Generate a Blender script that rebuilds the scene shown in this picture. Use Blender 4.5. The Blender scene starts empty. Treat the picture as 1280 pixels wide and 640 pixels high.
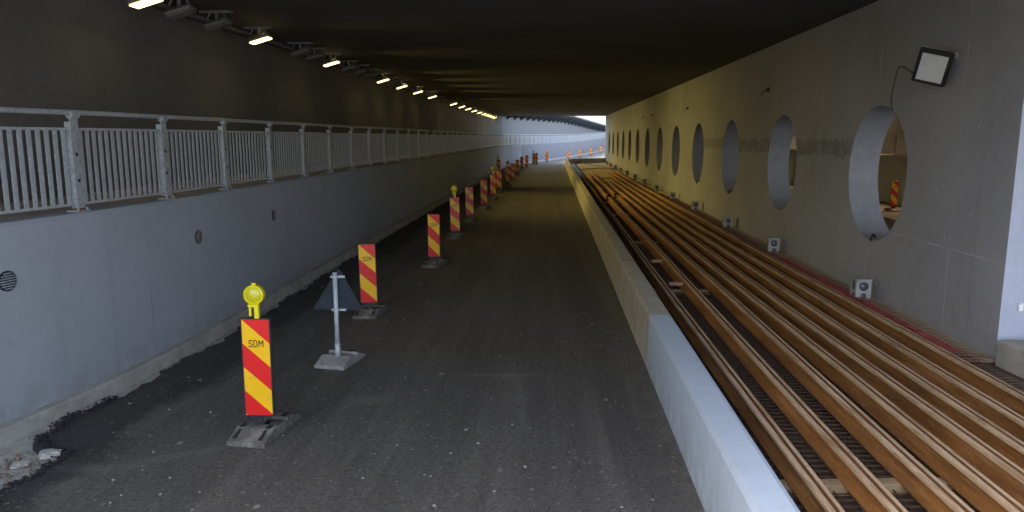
import bpy, math, random
from mathutils import Vector, Matrix
random.seed(7)
R = math.radians
sc = bpy.context.scene
COL = sc.collection

# ------------------------------------------------------------------ mesh builder
class MB:
    def __init__(s): s.v=[]; s.f=[]; s.m=[]
    def add(s, vs, fs, mi=0, mat=None):
        b=len(s.v)
        for p in vs:
            p=Vector(p)
            if mat is not None: p=mat@p
            s.v.append(tuple(p))
        for f in fs:
            s.f.append([b+i for i in f]); s.m.append(mi)
    def box(s, c, d, mi=0, mat=None, bev=0.0):
        cx,cy,cz=c; x,y,z=d[0]/2,d[1]/2,d[2]/2
        if bev<=0:
            vs=[(cx+a*x,cy+b*y,cz+e*z) for e in(-1,1) for b in(-1,1) for a in(-1,1)]
            fs=[(0,2,3,1),(4,5,7,6),(0,1,5,4),(2,6,7,3),(0,4,6,2),(1,3,7,5)]
            s.add(vs,fs,mi,mat)
        else:
            # chamfered in plan + top/bottom chamfer
            def ring(k,zz):
                X,Y=x-k,y-k; b=bev
                return [(cx-X+b,cy-Y,zz),(cx+X-b,cy-Y,zz),(cx+X,cy-Y+b,zz),(cx+X,cy+Y-b,zz),(cx+X-b,cy+Y,zz),(cx-X+b,cy+Y,zz),(cx-X,cy+Y-b,zz),(cx-X,cy-Y+b,zz)]
            r=ring(bev*.7,cz-z)+ring(0,cz-z+bev*.7)+ring(0,cz+z-bev*.7)+ring(bev*.7,cz+z)
            fs=[tuple(reversed(range(8))),tuple(range(24,32))]
            for k in range(3):
                for i in range(8):
                    j=(i+1)%8; fs.append((k*8+i,k*8+j,k*8+8+j,k*8+8+i))
            s.add(r,fs,mi,mat)
    def cyl(s, a, b, r, n=12, mi=0, r2=None, mat=None, cap=True):
        a=Vector(a); b=Vector(b); d=(b-a).normalized(); r2=r if r2 is None else r2
        u=d.orthogonal().normalized(); w=d.cross(u)
        vs=[a+(u*math.cos(t)+w*math.sin(t))*r for t in [2*math.pi*i/n for i in range(n)]]
        vs+=[b+(u*math.cos(t)+w*math.sin(t))*r2 for t in [2*math.pi*i/n for i in range(n)]]
        fs=[(i,(i+1)%n,n+(i+1)%n,n+i) for i in range(n)]
        if cap: fs+=[tuple(reversed(range(n))),tuple(range(n,2*n))]
        s.add(vs,fs,mi,mat)
    def tube(s, pts, r, n=8, mi=0):
        pts=[Vector(p) for p in pts]; vs=[]; fs=[]
        for i,p in enumerate(pts):
            d=(pts[min(i+1,len(pts)-1)]-pts[max(i-1,0)]).normalized()
            ref=Vector((0,0,1)) if abs(d.z)<.9 else Vector((1,0,0))
            u=d.cross(ref).normalized(); w=u.cross(d)
            for k in range(n):
                t=2*math.pi*k/n; vs.append(p+(u*math.cos(t)+w*math.sin(t))*r)
        for i in range(len(pts)-1):
            for k in range(n):
                j=(k+1)%n; fs.append((i*n+k,i*n+j,(i+1)*n+j,(i+1)*n+k))
        fs+=[tuple(reversed(range(n))),tuple(range((len(pts)-1)*n,len(pts)*n))]
        s.add(vs,fs,mi)
    def sweep(s, path, prof, mi=0, mis=None, closed=True):
        """prof: (offset to the right, z); path: list of (x,y,z)"""
        n=len(prof); vs=[]
        P=[Vector(p) for p in path]
        for i,p in enumerate(P):
            d=P[min(i+1,len(P)-1)]-P[max(i-1,0)]; d.z=0; d.normalize()
            rt=Vector((d.y,-d.x,0))
            for (o,z) in prof: vs.append(p+rt*o+Vector((0,0,z)))
        b=len(s.v); s.v+= [tuple(v) for v in vs]
        for i in range(len(P)-1):
            for k in range(n if closed else n-1):
                j=(k+1)%n
                s.f.append([b+i*n+k,b+(i+1)*n+k,b+(i+1)*n+j,b+i*n+j]); s.m.append(mis[k] if mis else mi)
        if closed:
            s.f.append([b+k for k in range(n)]); s.m.append(mis[0] if mis else mi)
            s.f.append([b+(len(P)-1)*n+k for k in reversed(range(n))]); s.m.append(mis[0] if mis else mi)
    def build(s, name, mats, parent=None, smooth=False, loc=None, rotz=0):
        me=bpy.data.meshes.new(name); me.from_pydata(s.v,[],s.f); me.update()
        if not isinstance(mats,(list,tuple)): mats=[mats]
        for m in mats: me.materials.append(m)
        for p,mi in zip(me.polygons,s.m): p.material_index=mi; p.use_smooth=smooth
        o=bpy.data.objects.new(name,me); COL.objects.link(o)
        if parent is not None: o.parent=parent
        if loc is not None: o.location=loc
        if rotz: o.rotation_euler=(0,0,rotz)
        return o

def flipfix(o):
    import bmesh
    bm=bmesh.new(); bm.from_mesh(o.data); bmesh.ops.recalc_face_normals(bm,faces=bm.faces); bm.to_mesh(o.data); bm.free()
def tag(o,label=None,cat=None,group=None,kind=None):
    if label: o['label']=label
    if cat: o['category']=cat
    if group: o['group']=group
    if kind: o['kind']=kind
    return o
def empty(name,loc=(0,0,0),rotz=0):
    o=bpy.data.objects.new(name,None); COL.objects.link(o); o.location=loc; o.rotation_euler=(0,0,rotz); o.empty_display_size=.2
    return o
def copy_tree(o,parent=None):
    c=o.copy(); COL.objects.link(c); c.parent=parent
    for ch in list(o.children): copy_tree(ch,c)
    return c

# ------------------------------------------------------------------ materials
class NT:
    def __init__(s,name):
        s.mat=bpy.data.materials.new(name); s.mat.use_nodes=True
        s.t=s.mat.node_tree; s.t.nodes.clear()
        s.out=s.n('ShaderNodeOutputMaterial'); s.b=s.n('ShaderNodeBsdfPrincipled')
        s.l(s.b.outputs[0],s.out.inputs[0])
        s.pos=s.n('ShaderNodeTexCoord').outputs['Object']
    def n(s,t,**kw):
        n=s.t.nodes.new(t)
        for k,v in kw.items(): setattr(n,k,v)
        return n
    def l(s,a,b): s.t.links.new(a,b)
    def mapp(s,scale=(1,1,1),rot=(0,0,0),loc=(0,0,0),src=None):
        m=s.n('ShaderNodeMapping'); m.inputs['Scale'].default_value=scale; m.inputs['Rotation'].default_value=rot; m.inputs['Location'].default_value=loc
        s.l(src or s.pos,m.inputs[0]); return m.outputs[0]
    def noise(s,scale,detail=4,rough=.55,vec=None,dist=0):
        n=s.n('ShaderNodeTexNoise'); n.inputs['Scale'].default_value=scale; n.inputs['Detail'].default_value=detail
        n.inputs['Roughness'].default_value=rough; n.inputs['Distortion'].default_value=dist
        s.l(vec or s.pos,n.inputs['Vector']); return n.outputs['Fac']
    def ramp(s,fac,stops):
        r=s.n('ShaderNodeValToRGB'); e=r.color_ramp.elements
        while len(e)<len(stops): e.new(.5)
        for i,(p,c) in enumerate(stops):
            e[i].position=p; e[i].color=(c,c,c,1) if isinstance(c,(int,float)) else (*c,1)
        s.l(fac,r.inputs[0]); return r.outputs[0]
    def mix(s,fac,a,b,mode='MIX'):
        m=s.n('ShaderNodeMix',data_type='RGBA',blend_type=mode)
        for i,v in ((0,fac),(6,a),(7,b)):
            if hasattr(v,'links'): s.l(v,m.inputs[i])
            elif i==0: m.inputs[i].default_value=v
            else: m.inputs[i].default_value=(v,v,v,1) if isinstance(v,(int,float)) else (*v,1)
        return m.outputs[2]
    def math(s,op,a,b=None,c=None,clamp=False):
        m=s.n('ShaderNodeMath',operation=op,use_clamp=clamp)
        for i,v in enumerate((a,b,c)):
            if v is None: continue
            if hasattr(v,'links'): s.l(v,m.inputs[i])
            else: m.inputs[i].default_value=v
        return m.outputs[0]
    def bump(s,h,strength=.3,dist=.01):
        b=s.n('ShaderNodeBump'); b.inputs['Strength'].default_value=strength; b.inputs['Distance'].default_value=dist
        s.l(h,b.inputs['Height']); s.l(b.outputs[0],s.b.inputs['Normal'])
    def fin(s,col,rough=.8,metal=0,spec=None):
        for k,v in (('Base Color',col),('Roughness',rough),('Metallic',metal)):
            if hasattr(v,'links'): s.l(v,s.b.inputs[k])
            elif k=='Base Color': s.b.inputs[k].default_value=(*v,1)
            else: s.b.inputs[k].default_value=v
        if spec is not None: s.b.inputs['Specular IOR Level'].default_value=spec
        return s.mat

def plain(name,c,rough=.6,metal=0,var=.15,scale=12,spec=None,dirt=None):
    t=NT(name)
    f=t.noise(scale,5,.6)
    col=t.mix(t.ramp(f,[(.3,0),(.7,1)]),tuple(x*(1-var) for x in c),tuple(min(1,x*(1+var)) for x in c))
    if dirt:
        g=t.ramp(t.noise(scale*.5,6,.7),[(.5,0),(.72,1)]); col=t.mix(g,col,dirt)
    t.bump(f,.08,.003)
    return t.fin(col,rough,metal,spec)

def painted_concrete(name,base,patch=False,seam=2.5,dark=.72,streak=.35,barrier=False,outside=None):
    t=NT(name)
    big=t.noise(.35,5,.6); fine=t.noise(9,5,.6); spk=t.noise(55,3,.6)
    c0=tuple(x*dark for x in base)
    col=t.mix(t.ramp(big,[(.3,0),(.7,1)]),c0,base)
    col=t.mix(t.ramp(fine,[(.35,.0),(.7,.22)]),col,tuple(min(1,x*1.25) for x in base))
    # vertical run-off streaks
    st=t.noise(1.0,4,.6,vec=t.mapp((3.2,3.2,.12)))
    st2=t.noise(1.0,5,.7,vec=t.mapp((11,11,.35),loc=(3,1,0)))
    sm=t.math('MULTIPLY',t.ramp(st,[(.5,0),(.72,1)]),t.ramp(st2,[(.42,0),(.62,1)]))
    col=t.mix(t.math('MULTIPLY',sm,streak),col,tuple(x*.45 for x in base))
    sp=t.n('ShaderNodeSeparateXYZ'); t.l(t.pos,sp.inputs[0])
    # formwork joints every `seam` metres along y, hairline
    yy=t.math('FRACT',t.math('DIVIDE',t.math('ADD',sp.outputs[1],.6),seam))
    j=t.math('LESS_THAN',yy,.018/seam)
    z1=t.math('LESS_THAN',t.math('ABSOLUTE',t.math('SUBTRACT',sp.outputs[2],1.45)),.008)
    jj=t.math('MAXIMUM',j,z1) if patch else j
    jf=t.math('MULTIPLY',jj,t.ramp(t.noise(1.3,3,.6),[(.4,.1),(.6,.75)]))
    col=t.mix(jf,col,tuple(x*1.5 for x in base) if patch else tuple(x*.6 for x in base))
    # pale filler blobs / pinholes
    vo=t.n('ShaderNodeTexVoronoi'); vo.inputs['Scale'].default_value=1.6; t.l(t.pos,vo.inputs['Vector'])
    blob=t.math('MULTIPLY',t.math('LESS_THAN',vo.outputs['Distance'],.045),.5)
    col=t.mix(blob,col,tuple(min(1,x*1.5) for x in base))
    if patch:
        # hand-rolled patch of darker grey paint between the second and fourth hole
        ed=t.math('MULTIPLY',t.math('SUBTRACT',t.noise(3.2,5,.7),.5),.5)
        a=t.math('ADD',t.math('ABSOLUTE',t.math('SUBTRACT',sp.outputs[2],t.math('ADD',2.82,t.math('MULTIPLY',sp.outputs[1],-.002)))),ed)
        inz=t.math('LESS_THAN',a,.16)
        iny=t.math('MULTIPLY',t.math('GREATER_THAN',sp.outputs[1],13.2),t.math('LESS_THAN',sp.outputs[1],28.0))
        col=t.mix(t.math('MULTIPLY',t.math('MULTIPLY',inz,iny),t.ramp(t.noise(2.2,5,.7),[(.35,.1),(.65,.65)])),col,(.085,.09,.105))
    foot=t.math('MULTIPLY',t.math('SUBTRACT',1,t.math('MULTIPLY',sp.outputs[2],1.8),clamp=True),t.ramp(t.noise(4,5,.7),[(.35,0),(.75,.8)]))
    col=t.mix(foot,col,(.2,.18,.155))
    if outside:  # colour step at the tunnel end, balancing shade inside against daylight outside
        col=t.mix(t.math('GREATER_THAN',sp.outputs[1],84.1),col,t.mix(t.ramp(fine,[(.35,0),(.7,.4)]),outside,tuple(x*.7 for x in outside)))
    if barrier:
        ny=t.math('ADD',sp.outputs[1],t.math('MULTIPLY',t.noise(30,2,.5),.02))
        raw=t.mix(t.ramp(t.noise(2.5,6,.7),[(.3,0),(.7,1)]),(.38,.35,.295),(.54,.51,.44))
        raw=t.mix(t.ramp(t.noise(18,5,.7),[(.55,0),(.75,.6)]),raw,(.2,.17,.13))
        st3=t.noise(1.0,5,.7,vec=t.mapp((6,3.2,.5)))
        raw=t.mix(t.ramp(st3,[(.52,0),(.68,.4)]),raw,(.22,.18,.13))
        jb=t.math('LESS_THAN',t.math('FRACT',t.math('DIVIDE',t.math('ADD',sp.outputs[1],.8),4.8)),.004)
        raw=t.mix(jb,raw,(.06,.055,.05))
        col=t.mix(t.ramp(t.noise(3.5,6,.75),[(.55,0),(.72,.5)]),col,(.42,.44,.46))
        col=t.mix(t.math('GREATER_THAN',ny,9.32),col,raw)
    h=t.math('ADD',t.math('MULTIPLY',fine,.7),t.math('MULTIPLY',spk,.3))
    t.bump(t.math('SUBTRACT',h,jj),.22,.006)
    return t.fin(col,.72 if not barrier else .6,0,.35)

M={}
M['wallL']=painted_concrete('blue_grey_wall_paint',(.355,.38,.42),streak=.18,dark=.85,outside=(.21,.225,.255))  # outside tone lowered to hold back the bright daylight past the portal
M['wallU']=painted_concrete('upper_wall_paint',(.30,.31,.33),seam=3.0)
M['wallUd']=painted_concrete('shade_toned_upper_wall',(.175,.17,.165),seam=3.0,outside=(.20,.208,.222))  # tunnel shade put into the wall colour, stepping lighter outside
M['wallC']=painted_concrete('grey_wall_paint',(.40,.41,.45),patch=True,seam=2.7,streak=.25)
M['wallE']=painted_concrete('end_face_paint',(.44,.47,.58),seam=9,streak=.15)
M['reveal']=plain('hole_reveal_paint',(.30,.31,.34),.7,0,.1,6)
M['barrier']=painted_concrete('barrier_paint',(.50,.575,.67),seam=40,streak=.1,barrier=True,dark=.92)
M['galv']=plain('galvanised_steel',(.42,.45,.48),.5,.2,.2,25)
M['galvd']=plain('galvanised_steel_dull',(.40,.42,.44),.5,.25,.3,18)
M['hole']=plain('dark_bolt_hole',(.012,.012,.014),.8,0,.1)
M['gratedark']=plain('black_drain_grille',(.02,.02,.023),.6,.2,.2)
M['walk']=plain('dusty_screed',(.46,.41,.34),.9,0,.25,3,dirt=(.22,.19,.15))
M['kerb']=plain('kerb_concrete',(.36,.345,.31),.9,0,.3,4,dirt=(.20,.18,.15))
M['spill']=plain('mortar_spill',(.42,.40,.36),.95,0,.3,14,dirt=(.18,.155,.13))
M['black']=plain('black_plastic',(.018,.018,.02),.5,0,.2)
M['rubber']=plain('grey_recycled_rubber',(.11,.104,.095),.85,0,.35,9,dirt=(.26,.24,.2))
M['rubberd']=plain('dark_recycled_rubber',(.04,.04,.04),.85,0,.35,9,dirt=(.1,.09,.08))
M['concbase']=plain('cast_concrete_base',(.27,.26,.245),.9,0,.35,12,dirt=(.14,.13,.12))
M['red']=plain('red_reflective_film',(.66,.012,.012),.35,0,.10,3,dirt=(.36,.03,.02))
M['yel']=plain('yellow_reflective_film',(.82,.46,.005),.35,0,.10,3,dirt=(.48,.30,.05))
M['ink']=plain('black_lettering',(.004,.004,.004),.5,0,.1)
M['lampyel']=plain('yellow_lamp_plastic',(.72,.62,.01),.35,0,.1)
M['signback']=plain('sign_back_paint',(.011,.017,.028),.7,0,.15,dirt=(.022,.026,.034))
M['cable']=plain('black_cable',(.012,.012,.012),.6,0,.1)
M['timber']=plain('sawn_timber',(.34,.24,.14),.85,0,.3,14,dirt=(.2,.14,.08))
M['boxgrey']=plain('grey_block_plastic',(.42,.43,.44),.75,0,.22,14,dirt=(.2,.18,.16))
M['boxdark']=plain('block_recess',(.10,.10,.105),.8,0,.2,10)
M['mesh']=plain('rusty_mesh_wire',(.10,.055,.035),.9,.1,.3,20)
M['redmesh']=plain('red_mesh_plastic',(.34,.04,.04),.7,0,.35,5,dirt=(.15,.08,.06))
M['mount']=plain('luminaire_steel',(.2,.2,.2),.5,.3,.2)
M['canopy']=plain('canopy_steel',(.07,.085,.105),.6,.2,.2)
M['rail_end']=plain('rail_end',(.12,.06,.03),.8,.2,.2)

# lamp lens (translucent yellow, ribbed)
t=NT('yellow_lens'); w=t.n('ShaderNodeTexWave',wave_type='RINGS'); w.inputs['Scale'].default_value=14; t.l(t.mapp((1,0,1)),w.inputs[0]); t.bump(w.outputs['Fac'],.4,.004)
M['lens']=t.fin((.55,.50,.01),.2); t.b.inputs['Coat Weight'].default_value=.5
# floodlight glass
t=NT('frosted_flood_glass'); M['glass']=t.fin(t.mix(t.noise(6,3,.6),(.50,.53,.54),(.66,.69,.70)),.2); t.b.inputs['Coat Weight'].default_value=.4
# lit diffuser
t=NT('lit_diffuser'); t.b.inputs['Emission Color'].default_value=(1,.76,.26,1); t.b.inputs['Emission Strength'].default_value=1.6; M['lit']=t.fin((.8,.8,.75),.4)
t=NT('unlit_diffuser'); M['unlit']=t.fin((.20,.20,.19),.25)

# asphalt
t=NT('asphalt')
sp=t.n('ShaderNodeSeparateXYZ'); t.l(t.pos,sp.inputs[0])
al=t.math('SUBTRACT',sp.outputs[0],t.math('MULTIPLY',sp.outputs[1],.055))   # across the carriageway
cb=t.n('ShaderNodeCombineXYZ'); t.l(al,cb.inputs[0]); t.l(sp.outputs[1],cb.inputs[1])
streak=t.noise(1.0,5,.65,vec=t.mapp((2.2,.10,1),src=cb.outputs[0]))
streak2=t.noise(1.0,6,.7,vec=t.mapp((9,.35,1),src=cb.outputs[0]))
big=t.noise(.55,6,.65)
agg=t.noise(70,4,.75); agg2=t.noise(22,4,.7)
base=t.mix(t.ramp(big,[(.3,0),(.7,1)]),(.056,.052,.048),(.10,.093,.085))
base=t.mix(t.ramp(streak,[(.45,0),(.68,.8)]),base,(.145,.132,.116))
base=t.mix(t.ramp(streak2,[(.55,0),(.8,.35)]),base,(.17,.155,.135))
base=t.mix(t.ramp(agg,[(.35,0),(.75,.6)]),base,(.17,.157,.14))
base=t.mix(t.ramp(agg2,[(.5,0),(.62,.5)]),base,(.018,.017,.016))
def specks(scale,thr,colr,col,lo,rnd):
    v=t.n('ShaderNodeTexVoronoi'); v.inputs['Scale'].default_value=scale; v.inputs['Randomness'].default_value=1
    wob=t.n('ShaderNodeVectorMath',operation='ADD')
    nn=t.n('ShaderNodeTexNoise'); nn.inputs['Scale'].default_value=scale*2.2; t.l(t.pos,nn.inputs['Vector'])
    sc_=t.n('ShaderNodeVectorMath',operation='SCALE'); t.l(nn.outputs['Color'],sc_.inputs[0]); sc_.inputs['Scale'].default_value=.8/scale
    t.l(t.mapp((1,.8,1)),wob.inputs[0]); t.l(sc_.outputs[0],wob.inputs[1]); t.l(wob.outputs[0],v.inputs['Vector'])
    s=t.n('ShaderNodeSeparateColor'); t.l(v.outputs['Color'],s.inputs[0])
    size=t.math('MULTIPLY',s.outputs[1],thr)
    m=t.math('MULTIPLY',t.math('LESS_THAN',v.outputs['Distance'],size),t.math('GREATER_THAN',s.outputs[0],rnd))
    return t.mix(t.math('MULTIPLY',m,lo),col,colr)
kn=t.math('ADD',al,t.math('MULTIPLY',t.math('SUBTRACT',t.noise(1.1,6,.7),.5),1.6))
base=t.mix(t.ramp(t.math('MULTIPLY',kn,-.2),[(.83,0),(.87,.75)]),base,t.mix(t.ramp(agg,[(.35,0),(.75,1)]),(.018,.018,.018),(.06,.057,.054)))
eg=t.math('MULTIPLY',t.math('SUBTRACT',t.math('ADD',al,t.math('MULTIPLY',t.noise(2.5,6,.7),.7)),1.15),1.8,clamp=True)
base=t.mix(t.math('MULTIPLY',eg,t.ramp(t.noise(5,6,.7),[(.35,0),(.7,.7)])),base,(.2,.185,.16))
base=specks(14,.28,(.30,.27,.23),base,.7,.80)
base=specks(5,.17,(.34,.30,.25),base,.8,.86)
base=specks(9,.20,(.20,.15,.11),base,.9,.75)
base=specks(30,.42,(.22,.20,.18),base,.6,.6)
def scuff(cx,cy,sx,sy,col,amt,rot=0):
    m=t.mapp((1,1,0),src=t.pos)
    m2=t.n('ShaderNodeMapping',vector_type='TEXTURE'); m2.inputs['Location'].default_value=(cx,cy,0); m2.inputs['Rotation'].default_value=(0,0,rot); m2.inputs['Scale'].default_value=(sx,sy,1)
    t.l(m,m2.inputs[0])
    ln=t.n('ShaderNodeVectorMath',operation='LENGTH'); t.l(m2.outputs[0],ln.inputs[0])
    f=t.math('SUBTRACT',1.15,ln.outputs['Value'],clamp=True)
    f=t.math('MULTIPLY',f,t.ramp(t.noise(6,6,.75),[(.3,0),(.65,1)]))
    return t.mix(t.math('MULTIPLY',f,amt,clamp=True),col,(.24,.225,.20))
for a in ((-.1,9.0,.62,.09,1.0),(.1,8.0,.09,1.3,.55,.05),(-1.65,8.15,.36,.22,.9,.3),(-3.2,6.6,.5,.1,.8,.5),(-3.6,8.3,.16,.9,.5,-.35),(-3.8,6.35,.4,.12,.8),(.9,6.1,.13,2.2,.35,.05),(-2.1,10.7,.5,.14,.5,.2),(-.9,6.0,.2,1.4,.3,.1)):
    base=scuff(a[0],a[1],a[2],a[3],base,a[4]*.6,a[5] if len(a)>5 else 0)
hh=t.math('ADD',agg,t.math('MULTIPLY',agg2,.6))
t.bump(hh,.7,.012)
M['asphalt']=t.fin(base,t.ramp(big,[(.3,.7),(.7,.9)]),0,.35)

# ceiling concrete: precast strips across
t=NT('soffit_concrete')
sp=t.n('ShaderNodeSeparateXYZ'); t.l(t.pos,sp.inputs[0])
yy=t.math('FRACT',t.math('DIVIDE',sp.outputs[1],1.2)); j=t.math('LESS_THAN',yy,.03)
tone=t.noise(1.0,1,.4,vec=t.mapp((.01,.83,0)))
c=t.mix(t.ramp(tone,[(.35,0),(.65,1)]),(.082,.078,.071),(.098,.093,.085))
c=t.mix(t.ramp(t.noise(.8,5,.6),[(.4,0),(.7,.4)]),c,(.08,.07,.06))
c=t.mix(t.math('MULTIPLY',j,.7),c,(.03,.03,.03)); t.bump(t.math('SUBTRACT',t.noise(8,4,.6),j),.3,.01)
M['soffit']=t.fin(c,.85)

# rust
t=NT('rusty_rail_steel')
n1=t.noise(1.0,5,.65,vec=t.mapp((6,.7,6))); n2=t.noise(24,5,.7); n3=t.noise(1.0,5,.7,vec=t.mapp((14,1.6,14)))
c=t.mix(t.ramp(n1,[(.3,0),(.7,1)]),(.15,.062,.018),(.38,.175,.052))
c=t.mix(t.ramp(n2,[(.5,0),(.72,.55)]),c,(.12,.05,.022))
c=t.mix(t.ramp(n3,[(.54,0),(.68,.5)]),c,(.11,.06,.035))
n4=t.noise(1.0,6,.75,vec=t.mapp((5,.45,5),loc=(4,2,1)))
c=t.mix(t.ramp(n4,[(.55,0),(.66,.55)]),c,(.46,.24,.095))
n5=t.noise(5,6,.8)
c=t.mix(t.ramp(n5,[(.60,0),(.68,.6)]),c,(.30,.22,.16))
t.bump(n2,.3,.003); M['rust']=t.fin(c,.7,.1,.4)
t=NT('dusty_rail_head')
n1=t.noise(1.0,5,.7,vec=t.mapp((20,2.2,20))); n2=t.noise(40,4,.7)
c=t.mix(t.ramp(n1,[(.3,0),(.68,1)]),(.44,.29,.17),(.66,.49,.32))
c=t.mix(t.ramp(n2,[(.55,0),(.72,.55)]),c,(.26,.13,.06))
c=t.mix(t.ramp(t.noise(1.0,6,.8,vec=t.mapp((14,1.1,14),loc=(1,5,2))),[(.50,0),(.62,.75)]),c,(.25,.13,.06)); t.bump(n2,.25,.002)
M['head']=t.fin(c,.6,.1,.4)
M['groove']=plain('rail_groove',(.20,.09,.045),.8,.1,.3,20)

# bed concrete / plywood
t=NT('bed_concrete')
c=t.mix(t.ramp(t.noise(1.2,6,.7),[(.3,0),(.7,1)]),(.055,.042,.032),(.13,.095,.068))
c=t.mix(t.ramp(t.noise(25,4,.7),[(.55,0),(.75,.7)]),c,(.22,.18,.13)); t.bump(t.noise(25,4,.7),.5,.01)
M['bed']=t.fin(c,.95)
M['sand']=plain('yellow_sand_screed',(.52,.40,.20),.95,0,.25,2.2,dirt=(.28,.21,.10))
M['strip']=plain('pale_strip_concrete',(.40,.35,.27),.9,0,.3,7,dirt=(.2,.15,.11))
M['earth']=plain('dry_earth',(.2,.17,.13),.95,0,.3,.8)

# ------------------------------------------------------------------ paths
def zr(y): return 0 if y<85 else .000227*(y-85)**2
def smooth_path(pts,step=.5,win=4):
    ys=[p[0] for p in pts]; out=[]
    y=ys[0]
    while y<=ys[-1]+1e-6:
        for i in range(len(pts)-1):
            if pts[i][0]<=y<=pts[i+1][0]+1e-6:
                f=(y-pts[i][0])/(pts[i+1][0]-pts[i][0]); out.append((pts[i][1]+f*(pts[i+1][1]-pts[i][1]),y)); break
        y+=step
    sm=[]
    for i,(x,y) in enumerate(out):
        a=out[max(0,i-win):i+win+1]; w=min(win,i,len(out)-1-i); a=out[i-w:i+w+1]
        sm.append((sum(q[0] for q in a)/len(a),y,zr(y)))
    return sm
LP=smooth_path([(-30,-13),(0,-7.2),(4,-5.95),(6.5,-5.22),(7.8,-4.9),(9.3,-4.68),(11.5,-4.55),(15.8,-4.38),(21.8,-4.05),(34.5,-3.28),(47.7,-2.45),(63,-1.6),(77,-.75),(82,.45),(88,2.3),(95,4.6),(105,7.7),(120,12.1),(140,17.8),(165,25.5),(200,37)])
def at(path,y):
    i=max(0,min(len(path)-2,int((y-path[0][1])/.5))); a,b=path[i],path[i+1]; f=(y-a[1])/(b[1]-a[1])
    return Vector((a[0]+f*(b[0]-a[0]),y,a[2]+f*(b[2]-a[2])))
def tang(path,y): return (at(path,y+.4)-at(path,y-.4)).normalized()
def sub(path,y0,y1): return [p for p in path if y0<=p[1]<=y1]
def off(path,d):
    out=[]
    for i,p in enumerate(path):
        a=Vector(path[max(0,i-1)]); b=Vector(path[min(len(path)-1,i+1)]); t_=(b-a); t_.z=0; t_.normalize()
        out.append((p[0]+t_.y*d,p[1]-t_.x*d,p[2]))
    return out
# right barrier path (road face)
BX=lambda y:1.26+.055*y
BP=[(BX(y),y,0) for y in [ -12+.5*i for i in range(0,179)]]      # to y=77
cur=BP[-1]; bx,by=cur[0],cur[1]; ang=math.atan(.055)
k=0
while ang<R(58): ang+=R(4.4); bx+=math.sin(ang)*.42; by+=math.cos(ang)*.42; BP.append((bx,by,zr(by)))
for i in range(60):
    ang=max(R(20),ang-R(1.1)) if i>2 else ang
    bx+=math.sin(ang)*1.2; by+=math.cos(ang)*1.2; BP.append((bx,by,zr(by)))
    if by>118: break
WX=lambda y:5.54+.0595*y      # central wall face
# mirrored bore
MX=lambda y:15.55+.055*y      # far parapet road face
MB_=lambda y:9.75+.058*y      # far barrier road face

LAMP=14; Y0=1.4; Y1=84.0; HC=5.33; HP=2.15

# ------------------------------------------------------------------ setting
def sheet(name,mat,left,right,z,kind='structure'):
    m=MB(); n=len(left); vs=[]
    for a,b in zip(left,right): vs+=[(a[0],a[1],a[2]+z),(b[0],b[1],b[2]+z)]
    m.add(vs,[(2*i,2*i+1,2*i+3,2*i+2) for i in range(n-1)])
    o=m.build(name,mat); tag(o,kind=kind); return o
m=MB(); m.add([(-900,-900,-.12),(900,-900,-.12),(900,900,-.12),(-900,900,-.12)],[(0,1,2,3)]); tag(m.build('ground',M['earth']),kind='structure')
# road: ragged left edge a little off the kerb, subdivided along y
ys=[-3+.1*i for i in range(330)]+[30+.5*i for i in range(340)]
def interp(y,P):
    if y<=P[0][0]: return P[0][1]
    for a,b in zip(P,P[1:]):
        if y<=b[0]: return a[1]+(b[1]-a[1])*(y-a[0])/(b[0]-a[0])
def ragg(y):
    base=interp(y,[(5.2,1.35),(6.0,1.05),(6.62,.95),(6.8,.62),(6.95,.40),(7.6,.30),(8.6,.25),(20,.23),(500,.23)])
    return base+(.05*math.sin(y*3.1)+.03*math.sin(y*11.3+1)+.025*math.sin(y*23.7)+random.uniform(-.018,.018))*(1 if y<20 else .5)
L=[];Rr=[]
for y in ys:
    p=at(LP,min(y,199)); tn=tang(LP,min(y,198)); d=ragg(y)
    L.append((p.x+tn.y*d,y-tn.x*d,p.z)); Rr.append((max(BX(min(y,79))+.02 if y<79.5 else p.x+14,p.x+6) ,y,p.z))
m=MB(); vs=[]; n=len(L)
for a,b in zip(L,Rr): vs+=[(a[0],a[1],a[2]-.03),(a[0],a[1],a[2]),(b[0],b[1],b[2])]
fs=[]
for i in range(n-1): fs+=[(3*i,3*i+3,3*i+4,3*i+1),(3*i+1,3*i+4,3*i+5,3*i+2)]
m.add(vs,fs); o=m.build('road',M['asphalt']); flipfix(o); tag(o,kind='structure')
sheet('bounce_apron',M['kerb'],[(-14,y,0) for y in range(-60,0,3)],[(17.5,y,0) for y in range(-60,0,3)],.004 if False else -.006)  # pale slab added unseen behind the camera to bounce daylight into the tunnel
# other carriageway
ml=[(MB_(y),y,zr(y)) for y in range(-2,201,2)]; mr=[(MX(y),y,zr(y)) for y in range(-2,201,2)]
sheet('far_road',M['asphalt'],ml,mr,-.004)
# blinding concrete under the kerb edge
a=off(sub(LP,-30,199),-.3); b=off(sub(LP,-30,199),1.2)
sheet('kerb_blinding',M['spill'],a,b,-.028)
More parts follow.
